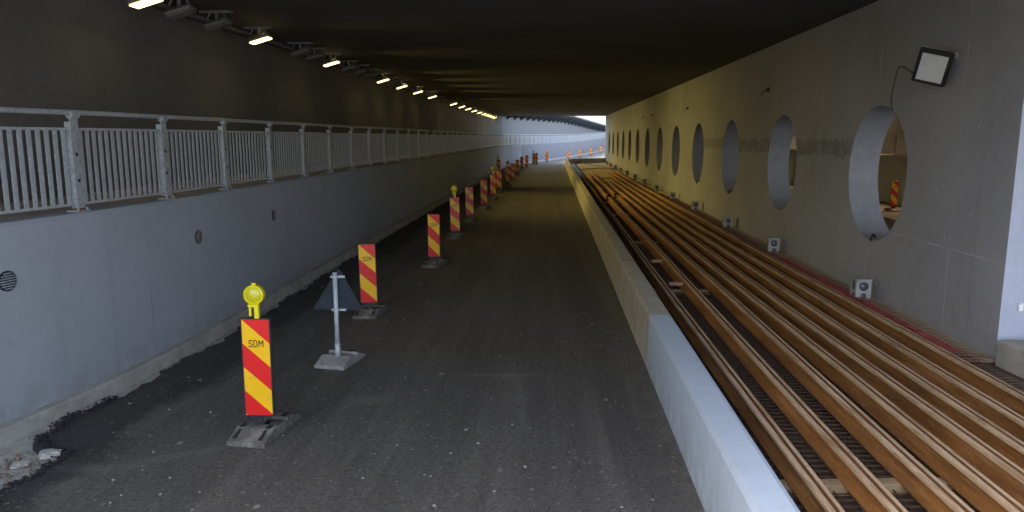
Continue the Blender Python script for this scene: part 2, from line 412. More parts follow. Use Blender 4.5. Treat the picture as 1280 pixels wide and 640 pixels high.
# track bed
bed_l=[(BX(y)+.22,y,0) for y in range(-12,33,2)]; bed_r=[(WX(y)+.2,y,0) for y in range(-12,33,2)]
sheet('track_bed',M['bed'],bed_l,bed_r,.2)
q=[-.0]; ys2=[32+2*i for i in range(23)]+[78,80,82,84,88]
ql=[(BX(y)+.22 if y<=77 else BX(77)+.3+(y-77)*1.0,y,0) for y in sorted(set(ys2))]; qr=[(max(WX(y)+.3,0) if y<=84 else 12.6,y,0) for y in sorted(set(ys2))]
sheet('sand_bed',M['sand'],ql,qr,.21)
bl=[(WX(y)+.4,y,0) for y in range(-12,85,4)]; br=[(MB_(y)-.2,y,0) for y in range(-12,85,4)]
sheet('far_track_bed',M['bed'],bl,br,.2)

# ceiling slab
m=MB(); m.box((5.5,(Y0+Y1)/2,HC+.35),(31,Y1-Y0,.7)); tag(m.build('ceiling',M['soffit']),kind='structure')

# ------------------------------------------------------------------ walls
def wallthing(name,path,prof,mat,label,cat='wall'):
    m=MB(); m.sweep(path,prof); o=m.build(name,mat); flipfix(o); tag(o,label,cat); return o
pw=wallthing('parapet_wall',LP[:-1],[(0,-.05),(0,HP-.04),(-.03,HP),(-.32,HP),(-.32,-.05)],M['wallL'],'long low blue-grey painted retaining wall along the left edge of the road, under the railing')
UWs=off(sub(LP,-30,199),-2.05)
def uw_h(y): return HC-.004 if y<=Y1 else 5.28 if y<112 else max(3.9,5.28-(y-112)*.031)
m=MB(); vs=[];fs=[]
PP=UWs; PQ=off(sub(LP,-30,199),-2.5)
for a,b in zip(PP,PQ):
    h=uw_h(a[1]); vs+=[(a[0],a[1],0),(a[0],a[1],h),(b[0],b[1],h),(b[0],b[1],0)]
for i in range(len(PP)-1):
    for k in range(4): fs.append((4*i+k,4*i+4+k,4*i+4+(k+1)%4,4*i+(k+1)%4))
m.add(vs,fs); uw=m.build('upper_wall',M['wallUd']); flipfix(uw); tag(uw,'tall shaded wall set back behind the walkway on the left, up to the ceiling','wall')
sheet('walkway',M['walk'],off(sub(LP,-30,199),-2.1),off(sub(LP,-30,199),-.31),HP-.012)
# round drain grilles
def grille(y,z,r=.105):
    p=at(LP,y); tn=tang(LP,y)
    X=Vector((tn.y,-tn.x,0))
    m=MB(); c=Vector((p.x,p.y,z))
    m.cyl(c-X*.01,c+X*.012,r,20,0)
    for k in range(-3,4):
        w=math.sqrt(max(0,(r*.86)**2-(k*.026)**2)); ct=c+X*.018+Vector((0,0,k*.026))
        rot=Matrix.Translation(ct)@Matrix.Rotation(math.atan2(tn.y,tn.x),4,'Z')
        m.box((0,0,0),(2*w,.008,.011),1,rot)
    return m.build('drain_grille',[M['gratedark'],M['galvd']],pw)
grille(7.25,1.57); grille(10.7,1.55,.1); grille(13.7,1.55,.1)
# conduit-thin stain/pipe joints on parapet : kerb
kp=off(sub(LP,-30,198),0)
m=MB(); m.sweep(kp,[(.003,-.03),(.003,.15),(.085,.14),(.10,.12),(.12,-.03)]); kb=m.build('kerb',M['kerb']); flipfix(kb); tag(kb,'pale concrete kerb running along the foot of the left wall','kerb')
# central wall with circular holes
TH=.55
m=MB()
def wl(s,t_,z): # s = world y along the face, t_ thickness
    return (WX(s)+t_,s,z)
N=48; RH=1.16; ZC=2.37
ycs=[12.8+5.4*k for k in range(13)]
edges=[8.9]+[ (ycs[i]+ycs[i+1])/2 for i in range(12)]+[Y1-.004]
zb,zt=.0,HC-.004
for i,yc in enumerate(ycs):
    a,b=edges[i],edges[i+1]
    cir=[];rec=[]
    angs=[2*math.pi*k/N for k in range(N)]
    cor=[math.atan2(z-ZC,s-yc)%(2*math.pi) for s in (a,b) for z in (zb,zt)]
    for c in cor:
        kk=min(range(N),key=lambda k:abs(((angs[k]-c+math.pi)%(2*math.pi))-math.pi)); angs[kk]=c
    for th in angs:
        cx,cz=math.cos(th),math.sin(th); cir.append((yc+RH*cx,ZC+RH*cz))
        ts=[]
        if cx>1e-9: ts.append((b-yc)/cx)
        if cx<-1e-9: ts.append((a-yc)/cx)
        if cz>1e-9: ts.append((zt-ZC)/cz)
        if cz<-1e-9: ts.append((zb-ZC)/cz)
        q=min(ts); rec.append((yc+q*cx,ZC+q*cz))
    for t_,flip in ((0,False),(TH,True)):
        vs=[wl(s,t_,z) for s,z in cir]+[wl(s,t_,z) for s,z in rec]
        fs=[(k,(k+1)%N,N+(k+1)%N,N+k) for k in range(N)]
        if flip: fs=[tuple(reversed(f)) for f in fs]
        m.add(vs,fs,0)
    vs=[wl(s,0,z) for s,z in cir]+[wl(s,TH,z) for s,z in cir]
    m.add(vs,[(k,N+k,N+(k+1)%N,(k+1)%N) for k in range(N)],1)
m.add([wl(8.9,0,zb),wl(8.9,TH,zb),wl(8.9,TH,zt),wl(8.9,0,zt)],[(0,1,2,3)],2)
e=edges[-1]
m.add([wl(e,0,zb),wl(e,TH,zb),wl(e,TH,zt),wl(e,0,zt)],[(3,2,1,0)],0)
cw=m.build('central_wall',[M['wallC'],M['reveal'],M['wallE']]); tag(cw,'tall grey concrete wall on the right pierced by a row of round holes','wall')
# small white plate on the end face, base block
m=MB(); m.box((WX(8.9)+.235,8.885,.92),(.06,.03,.1),0,None,.006); m.build('junction_plate',plain('white_plate',(.75,.75,.74),.5),cw)
# kerb block at wall end
m=MB(); m.box((0,0,0),(1.3,.62,.34),0,None,.02); o=m.build('concrete_block',M['kerb'],None,False,(WX(8.4)+.56,8.42,.38)); tag(o,'pale concrete block lying before the near end of the holed wall','concrete block')
# plinth strip at wall foot
m=MB(); m.sweep([(WX(y)-.001,y,0) for y in [8.9+.75*i for i in range(0,100)]],[(-.17,.2),(-.15,.245),(-.002,.26),(-.002,.2)]); o=m.build('footing_strip',M['strip']); flipfix(o); tag(o,'rough pale concrete footing strip at the base of the holed wall','kerb')

# small steel hooks / anchors on the wall
def hook(y,z,i):
    m=MB(); x=WX(y)
    m.box((x-.03,y,z),(.05,.14,.10)); m.cyl((x-.03,y+.05,z),(x-.03,y+.42,z-.03),.012,8); m.cyl((x-.03,y+.42,z-.03),(x-.03,y+.50,z-.12),.01,8)
    return m.build('cable_hook',M['gratedark'],cw)
for i,(y,z) in enumerate([(19.6,4.22),(31.5,4.2),(43,4.25),(47.5,4.25)]): hook(y,z,i)
# cable stubs in holes: curl of black cable at hole's lower edge
cs0=None
def stub(y,i):
    th=-1.75; pts=[]
    yc=ycs[i]
    for k in range(9):
        f=k/8; a=f*math.pi
        pts.append((WX(yc-.15)+.14-.16*f, yc+.10-.17*f, ZC-RH+.03+.09*math.sin(a)-.04*f))
    m=MB(); m.tube(pts,.013,8); return m.build('cable_stub',M['cable'])
ordn=['nearest','second','third','fourth','fifth','sixth','seventh','eighth','ninth']
for i,ii in enumerate((0,2,3,6)):
    o=stub(0,ii); tag(o,'short curl of black cable poking out at the foot of the %s round hole'%ordn[ii],'cable','cable ends poking out of the round holes')

# barrier
def barr(path,z0=-.03,flip=1):
    m=MB(); m.sweep(path,[(0,z0),(.035*0+.0,.04),(-.0,.10),(.02*flip,.66),(.045*flip,.71),(.26*flip,.72),(.305*flip,.69),(.31*flip,z0)]); return m
o=barr(BP).build('concrete_barrier',M['barrier']); flipfix(o); tag(o,'low concrete barrier right of the road, pale blue near, bare concrete farther on','barrier')
m=MB(); m.sweep([(MB_(y),y,zr(y)) for y in range(-12,100,4)],[(0,0),(0,.72),(-.24,.72),(-.24,0)]); o=m.build('concrete_barrier',M['strip']); flipfix(o); tag(o,'low concrete barrier of the other bore, glimpsed through the nearest round hole','barrier')
# far bore parapet, walkway, wall
MP=[(MX(y),y,zr(y)) for y in range(-30,201,2)]
m=MB(); m.sweep(MP,[(0,-.05),(0,HP),(.3,HP),(.3,-.05)]); o=m.build('parapet_wall',M['wallL']); flipfix(o); tag(o,'low retaining wall across the other bore, seen through the nearest round hole','wall')
sheet('far_walkway',M['walk'],off(MP,.29),off(MP,2.1),HP-.012)
m=MB(); m.sweep(MP,[(2.05,0),(2.05,HC-.01),(2.5,HC-.01),(2.5,0)]); o=m.build('upper_wall',M['wallU']); flipfix(o); tag(o,'tall wall behind the walkway of the other bore, seen through the nearest round hole','wall')

# ------------------------------------------------------------------ railing
HR=1.13
def post_mesh():
    m=MB()   # flat plate post, local X along the railing, Y outwards (away from road)
    w=.12
    m.box((0,0,.045+.525),(w,.012,1.05)); m.box((-w/2+.006,.035,.045+.49),(.012,.07,.98)); m.box((w/2-.006,.035,.045+.49),(.012,.07,.98))
    m.cyl((-w/2,0,HR-.025),(w/2,0,HR-.025),.045,14)
    m.cyl((-.05,.012,HR-.01),(.05,.012,HR-.01),.037,12)
    for z in (.36,.66): m.cyl((0,-.0065,z),(0,-.0085,z),.021,14,1)
    return m
def plate_mesh():
    m=MB(); m.box((0,.03,.012),(.2,.15,.02),0,None,.004)
    for x in(-.07,.07): m.cyl((x,-.02,.02),(x,-.02,.05),.013,6)
    m.box((0,.03,.03),(.09,.08,.03),1)
    return m
pm=post_mesh(); plm=plate_mesh()
post_o=None
def railing(path,ylist,side,label,nb=14):
    root=empty('railing',(at_(path,ylist[0])))
    tag(root,label,'railing')
    inv=root.location
    pts=[at_(path,y)for y in ylist]
    global post_o
    for i,p in enumerate(pts):
        tn=(pts[min(i+1,len(pts)-1)]-pts[max(i-1,0)]); rz=math.atan2(tn.y,tn.x)+(math.pi if side<0 else 0)
        if post_o is None:
            post_o=pm.build('post',[M['galvd'],M['hole']],root); pl=plm.build('base_plate',[M['galvd'],M['rust']],post_o); o=post_o
        else:
            o=copy_tree(post_o,root)
        o.location=p-inv; o.rotation_euler=(0,0,rz)
    for i in range(len(pts)-1):
        a,b=pts[i]-inv,pts[i+1]-inv; d=b-a; Lh=d.length; u=d.normalized(); ofs=Vector((-u.y,u.x,0))*.03*side
        a2=a+u*.075+ofs; b2=b-u*.075+ofs
        m=MB()
        rot=lambda p:Matrix.Translation(p)@Matrix.Rotation(math.atan2(u.y,u.x),4,'Z')
        mid=(a2+b2)/2; LL=(b2-a2).length
        m.box((0,0,.09),(LL,.035,.03),0,rot(mid)); m.box((0,0,.945),(LL,.045,.03),0,rot(mid))
        n=nb
        for k in range(n):
            q=a2+(b2-a2)*((k+.5)/n); m.box((0,0,.517),(.058,.009,.835),0,rot(q))
        m.build('bar_panel',M['galv'],root)
    m=MB(); m.tube([p-inv+Vector((0,0,HR)) for p in pts],.03,10); m.build('handrail',M['galv'],root,True)
    return root
def at_(path,y): return at(path,y)
RPth=[(p[0],p[1],p[2]+HP-.005) for p in off(LP,-.15)]
# re-sample so that at() indexing by y works
def resample(path,y0,y1):
    out=[]; y=y0; j=0
    while y<=y1:
        while j<len(path)-2 and path[j+1][1]<y: j+=1
        a,b=path[j],path[j+1]; f=(y-a[1])/(b[1]-a[1]); out.append(tuple(a[k]+f*(b[k]-a[k]) for k in range(3))); y+=.5
    return out
RPth=resample(RPth,-20,190)
yl=[1.75]; 
def step_y(path,y,d):
    tn=(at(path,y+.5)-at(path,y)).normalized(); return y+d*tn.y
seq=[6.75]
while seq[-1]>-2: seq.append(step_y(RPth,seq[-1],-2.0))
seq=seq[::-1]+[8.5,10.25,12.12,14.15]
while seq[-1]<172: seq.append(step_y(RPth,seq[-1],1.95))
railing(RPth,seq,1,'galvanised steel railing with flat vertical bars on top of the left wall')
MR=[(MX(y)+.15,y,zr(y)+HP-.005) for y in [10+.5*i for i in range(120)]]
railing(MR,[12+2*i for i in range(24)],-1,'galvanised steel railing of the other bore, glimpsed through the nearest round hole',13)

# ------------------------------------------------------------------ striped boards
def text_mesh(size,name='lettering'):
    """S D M as plain stencil strokes, centred, in the XY plane"""
    w,h,g,th=size*.50,size,size*.26,size*.13
    def stroke(m,pts,ox):
        for p,q in zip(pts,pts[1:]):
            p=Vector((p[0]*w+ox,p[1]*h-h/2,0)); q=Vector((q[0]*w+ox,q[1]*h-h/2,0)); d=q-p; L=d.length
            m.box((0,0,0),(L+th*.55,th,.0012),0,Matrix.Translation((p+q)/2)@Matrix.Rotation(math.atan2(d.y,d.x),4,'Z'))
    m=MB(); tot=w*3.2+2*g; x0=-tot/2
    stroke(m,[(1,.82),(.8,1),(.2,1),(0,.8),(.05,.6),(.95,.4),(1,.2),(.8,0),(.2,0),(0,.18)],x0)
    stroke(m,[(0,0),(0,1),(.6,1),(.95,.78),(.95,.22),(.6,0),(0,0)],x0+w+g)
    stroke(m,[(0,0),(0,1),(.6,.4),(1.2,1),(1.2,0)],x0+2*w+2*g)
    o=m.build(name,M['ink']); me=o.data; bpy.data.objects.remove(o,do_unlink=True); return me
def foot_mb(w=.40,l=.80,h=.125,mi=0):
    """rubber foot plate: sloped ends, raised centre, grip slots"""
    m=MB(); X=w/2; Y=l/2
    prof=[(-Y,0),(-Y,.05),(-Y+.20,h),(-.11,h),(-.10,h-.03),(.10,h-.03),(.11,h),(Y-.20,h),(Y,.05),(Y,0)]
    xs=[-X,-X+.012,X-.012,X]; vs=[]
    for xi,x in enumerate(xs):
        for (y,z) in prof:
            vs.append((x,y,max(0,z-(.012 if xi in(0,3) and z>0 else 0))))
    n=len(prof); fs=[]
    for k in range(3):
        for i in range(n-1): fs.append((k*n+i,k*n+i+1,(k+1)*n+i+1,(k+1)*n+i))
    fs.append(tuple(range(n))); fs.append(tuple(reversed(range(3*n,4*n))))
    fs.append((0,n*3,n*3+n-1,n-1))
    m.add(vs,fs,0)
    return m
def slots(foot,w=.40,l=.80,h=.125):
    for sx in(-1,1):
        for sy in(-1,1):
            m=MB(); a=math.atan2(h-.05,.20)*sy
            rot=Matrix.Translation((sx*.135,sy*(l/2-.10),(h+.05)/2+.004))@Matrix.Rotation(-a,4,'X')
            m.add([(-.022,-.07,0),(.022,-.07,0),(.012,.07,0),(-.012,.07,0),(-.022,-.07,-.02),(.022,-.07,-.02),(.012,.07,-.02),(-.012,.07,-.02)],[(0,1,2,3),(4,7,6,5),(0,4,5,1),(1,5,6,2),(2,6,7,3),(3,7,4,0)],0,rot)
            m.build('grip_slot',M['hole'],foot)
            m=MB(); m.box((sx*.14,sy*.165,h+.001),(.05,.09,.004),0); m.build('handle_hole',M['hole'],foot)
    m=MB(); m.box((0,0,h-.027),(.12,.08,.006),0); m.build('post_socket',M['hole'],foot)
FM=foot_mb()
lett=text_mesh(.066)
def make_board(lamp,foot_mat):
    root=empty('traffic_board')
    foot=FM.build('foot_plate',foot_mat,root); foot.rotation_euler=(0,0,R(-9)); foot.location=(0,.12,0); flipfix(foot)
    slots(foot)
    W=.30;H=1.02;z0=.215;T=.035
    fb=MB(); fb.box((0,0,z0+H/2),(W,T,H),0,None,.006)
    fb.add([(-.11,-.012,z0+.003),(.11,-.012,z0+.003),(.03,-.012,z0-.085),(-.03,-.012,z0-.085),(-.11,.012,z0+.003),(.11,.012,z0+.003),(.03,.012,z0-.085),(-.03,.012,z0-.085)],[(0,1,2,3),(7,6,5,4),(0,4,5,1),(1,5,6,2),(2,6,7,3),(3,7,4,0)])
    fb.box((0,0,.14),(.05,.05,.14)); 
    fr=fb.build('board_frame',M['black'],root)
    w=.268;h=H-.03; xb=-w/2; top=z0+H-.014; bot=top-h; st=h/4*.985; dr=.245
    f=MB(); yF=-T/2-.002
    for sgn,yy in ((1,yF),(-1,-yF)):
        prev=[0,0]
        # diagonals: at left x: top-k*st ; at right: top-k*st-dr
        def clip(poly):
            out=[]
            for pas in (lambda p:p[1]-bot,lambda p:top-p[1]):
                out=[]
                for i in range(len(poly)):
                    a,b=poly[i],poly[(i+1)%len(poly)]; fa,fb_=pas(a),pas(b)
                    if fa>=0: out.append(a)
                    if (fa>=0)!=(fb_>=0):
                        q=fa/(fa-fb_); out.append((a[0]+q*(b[0]-a[0]),a[1]+q*(b[1]-a[1])))
                poly=out
                if not poly: return []
            return poly
        for k in range(-1,5):
            zl0=top-k*st; poly=[(xb,zl0),(xb+w,zl0-dr),(xb+w,zl0-st-dr),(xb,zl0-st)]
            poly=clip(poly)
            if len(poly)>=3:
                f.add([(sgn*x,yy,z) for x,z in poly],[tuple(range(len(poly)))],0 if k%2==0 else 1)
    fo=f.build('striped_face',[M['yel'],M['red']],root)
    lo=bpy.data.objects.new('lettering',lett); COL.objects.link(lo); lo.parent=fo; lo.rotation_euler=(R(90),0,0); lo.location=(0,yF-.0015,top-.245)
    pass
    if lamp:
        b=MB(); zb=z0+H
        b.box((.02,0,zb+.062),(.045,.05,.13),0,None,.006); b.box((-.045,0,zb+.07),(.02,.03,.10),0); b.box((-.01,0,zb+.125),(.11,.055,.03),0,None,.006)
        body=b.build('warning_lamp',M['lampyel'],root)
        r=MB(); c=Vector((0,0,zb+.235))
        n=28
        for (ya,ra,yb,rb) in ((-.032,.098,.032,.098),(-.032,.098,-.04,.085),(-.04,.085,-.028,.078),(.032,.098,.04,.085),(.04,.085,.028,.078)):
            vs=[(ra*math.cos(2*math.pi*i/n),ya,c.z+ra*math.sin(2*math.pi*i/n)) for i in range(n)]+[(rb*math.cos(2*math.pi*i/n),yb,c.z+rb*math.sin(2*math.pi*i/n)) for i in range(n)]
            r.add(vs,[(i,(i+1)%n,n+(i+1)%n,n+i) for i in range(n)])
        r.box((0,0,c.z+.105),(.04,.03,.025)); r.box((0,0,c.z-.1),(.07,.05,.03))
        ro=r.build('lamp_ring',M['lampyel'],body,True); flipfix(ro)
        l=MB()
        for sg in(-1,1):
            rings=[(.079,.028),(.070,.036),(.045,.047),(.02,.052)]
            vs=[]
            for rr,yy in rings: vs+=[(rr*math.cos(2*math.pi*i/n),sg*yy,c.z+rr*math.sin(2*math.pi*i/n)) for i in range(n)]
            fs=[(k*n+i,k*n+(i+1)%n,(k+1)*n+(i+1)%n,(k+1)*n+i) for k in range(3) for i in range(n)]+[tuple(range(3*n,4*n))]
            l.add(vs,fs)
        lz=l.build('lamp_lens',M['lens'],body,True); flipfix(lz)
    return root
bA=make_board(True,M['rubber']); bB=make_board(False,M['rubber'])
spots=[ # x,y,lamp,yaw,label
(-2.55,7.08,1,0,'largest red and yellow striped board, with a yellow lamp on top, nearest the camera'),
(-2.42,12.2,0,3,'striped board without a lamp, just behind the triangular sign'),
(-1.83,17.05,0,-4,'striped board without a lamp, third from the camera in the row'),
(-1.70,21.9,1,2,'striped board with a round yellow lamp, fourth from the camera'),
(-1.52,26.5,0,4,'lampless striped board next beyond the second lamp-topped board'),
(-1.18,31.0,0,-3,'lampless striped board, sixth from the camera, just before the third lamp-topped board'),
(-.93,35.9,1,2,'striped board with a yellow lamp, third lamp-topped one from the camera'),
(-.72,40.6,0,0,'eighth striped board from the camera, right in front of a farther lamp-topped one'),
(-1.07,58.1,1,3,'lamp-topped striped board close to the left wall, peeking above a nearer board'),
(-.27,45.0,1,-2,'lamp-topped striped board, first of the tight distant cluster'),
(.06,50.2,0,2,'lampless striped board, second of the tight distant cluster'),
(.42,58.6,0,0,'lampless striped board in the middle of the distant cluster'),
(.90,67.2,0,4,'lampless striped board towards the far end of the distant cluster'),
(1.43,72.6,0,-3,'lampless striped board, last one before the road bends right'),
(2.37,80.8,1,0,'lamp-topped striped board where the road starts to bend right'),
(2.72,82.3,0,5,'lampless striped board partly hidden by the lamp-topped one at the bend'),
(4.25,90.2,0,0,'lone striped board on the bend, left of the barrier end'),
(7.45,98.0,0,0,'striped board in daylight just above the curved end of the barrier'),
(9.68,105.3,0,3,'second striped board in daylight past the barrier end'),
(12.0,113.0,0,-3,'third striped board in daylight past the barrier end'),
(14.7,123.0,0,2,'farthest striped board in daylight, beside the end of the holed wall'),
(15.6,30.0,0,-4,'striped board in the other bore, seen through the nearest round hole'),
]
usedA=usedB=False
for (x,y,lamp,yaw,lab) in spots:
    if lamp:
        o=bA if not usedA else copy_tree(bA); usedA=True
    else:
        o=bB if not usedB else copy_tree(bB); usedB=True
    o.location=(x,y,zr(y)); o.rotation_euler=(R(random.uniform(-1,1)),R(random.uniform(-1.3,1.3)),R(yaw)); tag(o,lab,'traffic board','red and yellow striped boards standing along the road')

# ------------------------------------------------------------------ triangular sign seen from behind
s=empty('triangular_sign',(-2.32,9.45,0),R(0))
tag(s,'back of a triangular road sign on a galvanised pole in a concrete base','road sign')
f=foot_mb(.42,.62,.13).build('foot_block',M['concbase'],s); f.rotation_euler=(0,0,R(-14)); f.location=(0,.1,0); flipfix(f)
for sx in(-1,1):
    g=MB(); g.box((sx*.1,.14,.131),(.07,.07,.004)); g.build('lifting_pocket',M['hole'],f)
m=MB(); m.cyl((0,0,.08),(0,0,1.24),.03,16); m.cyl((0,0,.10),(0,0,.30),.037,16); m.cyl((0,0,1.24),(0,0,1.25),.033,16); o=m.build('pole',M['galv'],s,True)
for z in (.745,1.19):
    m=MB(); m.box((.03,.028,z),(.19,.02,.03)); m.cyl((0,0,z-.018),(0,0,z+.018),.038,16); m.cyl((.11,.0,z),(.11,.05,z),.008,6); m.build('clamp',M['galv'],s)
tri=MB()
def rtri(sz,rad,n=6):
    pts=[]; hgt=sz*math.sqrt(3)/2
    c=[(0,hgt*2/3),(sz/2,-hgt/3),(-sz/2,-hgt/3)]
    inn=[(x*(1-2*rad*math.sqrt(3)/sz*1.0),z*(1-2*rad*math.sqrt(3)/sz*1.0)) for x,z in c]
    for k,(x,z) in enumerate(inn):
        base=[90,-30,-150][k]
        for i in range(n+1):
            a=R(base+60-120*i/n); pts.append((x+rad*math.cos(a),z+rad*math.sin(a)))
    return pts
pts=rtri(.66,.025); n=len(pts)
vs=[(x,.050,z) for x,z in pts]+[(x,.062,z) for x,z in pts]
tri.add(vs,[tuple(range(n)),tuple(reversed(range(n,2*n)))]+[(i,(i+1)%n,n+(i+1)%n,n+i) for i in range(n)])
# folded rim at the back
p2=[(x*.955,z*.955) for x,z in pts]
vs=[(x,.036,z) for x,z in pts]+[(x,.036,z) for x,z in p2]+[(x,.050,z) for x,z in pts]+[(x,.050,z) for x,z in p2]
tri.add(vs,[(i,(i+1)%n,n+(i+1)%n,n+i) for i in range(n)]+[(i,(i+1)%n,2*n+(i+1)%n,2*n+i) for i in range(n)]+[(n+i,n+(i+1)%n,3*n+(i+1)%n,3*n+i) for i in range(n)])
o=tri.build('sign_plate',M['signback'],s); flipfix(o); o.location=(.03,0,.93); o.rotation_euler=(0,R(3),R(6))

# ------------------------------------------------------------------ rails
def rail(cs,y0,y1,z,i,label,mat=None,k=.055,wob=0):
    m=MB()
    sk=random.uniform(-.0012,.0012); path=[(cs+k*y+sk*(y-16)+wob*math.sin(y*.35+i*1.7),y,z+.004*math.sin(y*.6+i)) for y in [y0+(y1-y0)*q/24 for q in range(25)]]
    prof=[(-.085,0),(-.085,.012),(-.03,.028),(-.009,.045),(-.008,.125),(-.045,.14),(-.055,.15),(-.055,.178),(-.05,.182),(-.014,.182),(-.010,.150),(.014,.150),(.018,.182),(.05,.182),(.055,.176),(.055,.15),(.045,.14),(.008,.125),(.009,.045),(.03,.028),(.085,.012),(.085,0)]
    mis=[0]*len(prof)
    for q in (6,7,8,12,13): mis[q]=1
    for q in (9,10,11): mis[q]=2
    m.sweep(path,prof,0,mis)
    o=m.build('tram_rail',[M['rust'],M['head'],M['groove']]); flipfix(o)
    tag(o,label,'rail','rusty grooved rails laid lengthwise beside the road'); return o
cs=[1.945,2.41,2.86,3.21,3.56,3.91,4.27,4.68]
nm=['first rusty rail from the barrier, hard up against it','second rusty rail from the barrier, wide dark gaps on both sides','third rusty rail from the barrier','fourth rusty rail from the barrier','fifth rusty rail from the barrier','fourth rusty rail counted from the holed wall side','third rusty rail counted from the holed wall side, at the near end','second last long rail before the wall, left of the outermost']
nm=['rusty rail nearest the barrier at the bottom of the view','second rusty rail from the barrier at the bottom of the view','third rusty rail from the barrier at the bottom of the view','fourth rusty rail from the barrier at the bottom of the view','fifth rusty rail from the barrier, in the middle of the bed','third rusty rail in from the strip of red mesh','second rusty rail in from the strip of red mesh','outermost rusty rail, beside the strip of red mesh']
ends=[48,31.3,32.4,41,45,50,56,58]
for i,c in enumerate(cs): rail(c,1.0+.3*(i%3),ends[i],.30,i,nm[i],wob=.012)
# farther, thinner line of rails on the sand
far=[(2.44,32.6,52,'far rusty rail on the yellow sand, on the barrier side'),(2.87,33.8,55,'far rusty rail on the yellow sand, a step away from the barrier')]
for i,(c,a,b,l) in enumerate(far): rail(c,a,b,.27,i+3,l,wob=.015)
# dark pair of rails in the slot along the barrier
def darkrail(c,y0,y1,lab):
    m=MB(); path=[(c+.055*y,y,.2) for y in [y0+(y1-y0)*q/20 for q in range(21)]]
    m.sweep(path,[(-.07,0),(-.07,.015),(-.012,.03),(-.012,.12),(-.035,.13),(-.035,.165),(.035,.165),(.035,.13),(.012,.12),(.012,.03),(.07,.015),(.07,0)])
    o=m.build('steel_rail',plain('dark_rail_steel',(.06,.05,.045),.45,.6,.3)); flipfix(o); tag(o,lab,'rail','dark steel rails in the slot along the barrier')
darkrail(1.66,3,77,'dark steel rail in the slot right behind the barrier'); darkrail(2.02,51,74,'dark steel rail in the slot, on its sandy side')
# slot lining: dark trench strip over the sand
m=MB(); m.sweep([(BX(y)+.27,y,0) for y in [32+1.5*i for i in range(31)]],[(0,.2),(0,.216),(.62,.216),(.62,.2)]); o=m.build('trench_mat',plain('black_rubber_mat',(.02,.018,.016),.8)); flipfix(o); tag(o,'black mat lining the slot behind the far part of the barrier','mat')
# timbers under rails
for i,(y,x0,x1) in enumerate([(4.85,1.85,5.3),(5.5,1.95,5.0),(12.9,2.35,5.9),(19,2.7,6.2),(26,3.1,6.5),(31,3.35,6.8),(40,4.0,7.4),(50,4.9,8.0)]):
    m=MB(); m.box((0,0,.048),(x1-x0,.11,.096),0,None,.006)
    o=m.build('timber_bearer',M['timber'],None,False,((x0+x1)/2,y,.202),R(random.uniform(-2,2)))
    tag(o,['timber bearer under the rails at the very bottom edge','timber bearer just behind the bottommost one, under the rails','timber bearer showing in the gap where the barrier paint ends','timber bearer under the rails, fourth from the camera','timber bearer under the rails, fifth from the camera','timber bearer where the two inner rails end','timber bearer on the yellow sand, the nearer of two','farthest timber bearer, on the yellow sand'][i],'timber','timber bearers under the rails')
# wooden offcuts on rail gap
for i,(u,y) in enumerate([(2.19,12.7),(2.19,15.1)]):
    m=MB(); m.box((0,0,0),(.24,.09,.06),0,None,.006); o=m.build('wood_offcut',plain('weathered_wood',(.24,.13,.09),.9,0,.3),None,False,(u+.055*y,y,.45),R(-12+20*i)); tag(o,['nearer short wood offcut wedged between the first two rails','farther short wood offcut wedged between the first two rails'][i],'wood offcut')
# reinforcing mesh
def grid(name,mat,c0,c1,y0,y1,z,sx,sy,th,jit=0):
    m=MB(); x=c0
    while x<=c1+1e-6:
        m.sweep([(x+.057*y+random.uniform(-jit,jit),y,z+random.uniform(0,jit)) for y in [y0+(y1-y0)*q/12 for q in range(13)]],[(-th/2,0),(-th/2,th),(th/2,th),(th/2,0)]); x+=sx
    y=y0+.05
    while y<y1:
        m.box(((c0+c1)/2+.057*y,y+random.uniform(-jit,jit),z+th*1.5+.001),(c1-c0+.06,th,th),0); y+=sy
    o=m.build(name,mat); return o
tag(grid('reinforcement_mesh',M['mesh'],1.62,5.28,2,36,.24,.12,.10,.010,.004),'rusty steel reinforcement mesh showing dark in the gaps under the rails','steel mesh')
tag(grid('plastic_mesh',M['redmesh'],4.82,5.16,9.0,16.5,.29,.085,.085,.010,.02),'strip of red plastic mesh between the outer rail and the wall','plastic mesh')
tag(grid('wire_mesh',plain('brown_wire',(.24,.13,.09),.9,.1),4.95,5.38,8.6,34,.285,.09,.11,.009,.012),'strip of rust-brown wire mesh along the wall footing','wire mesh')

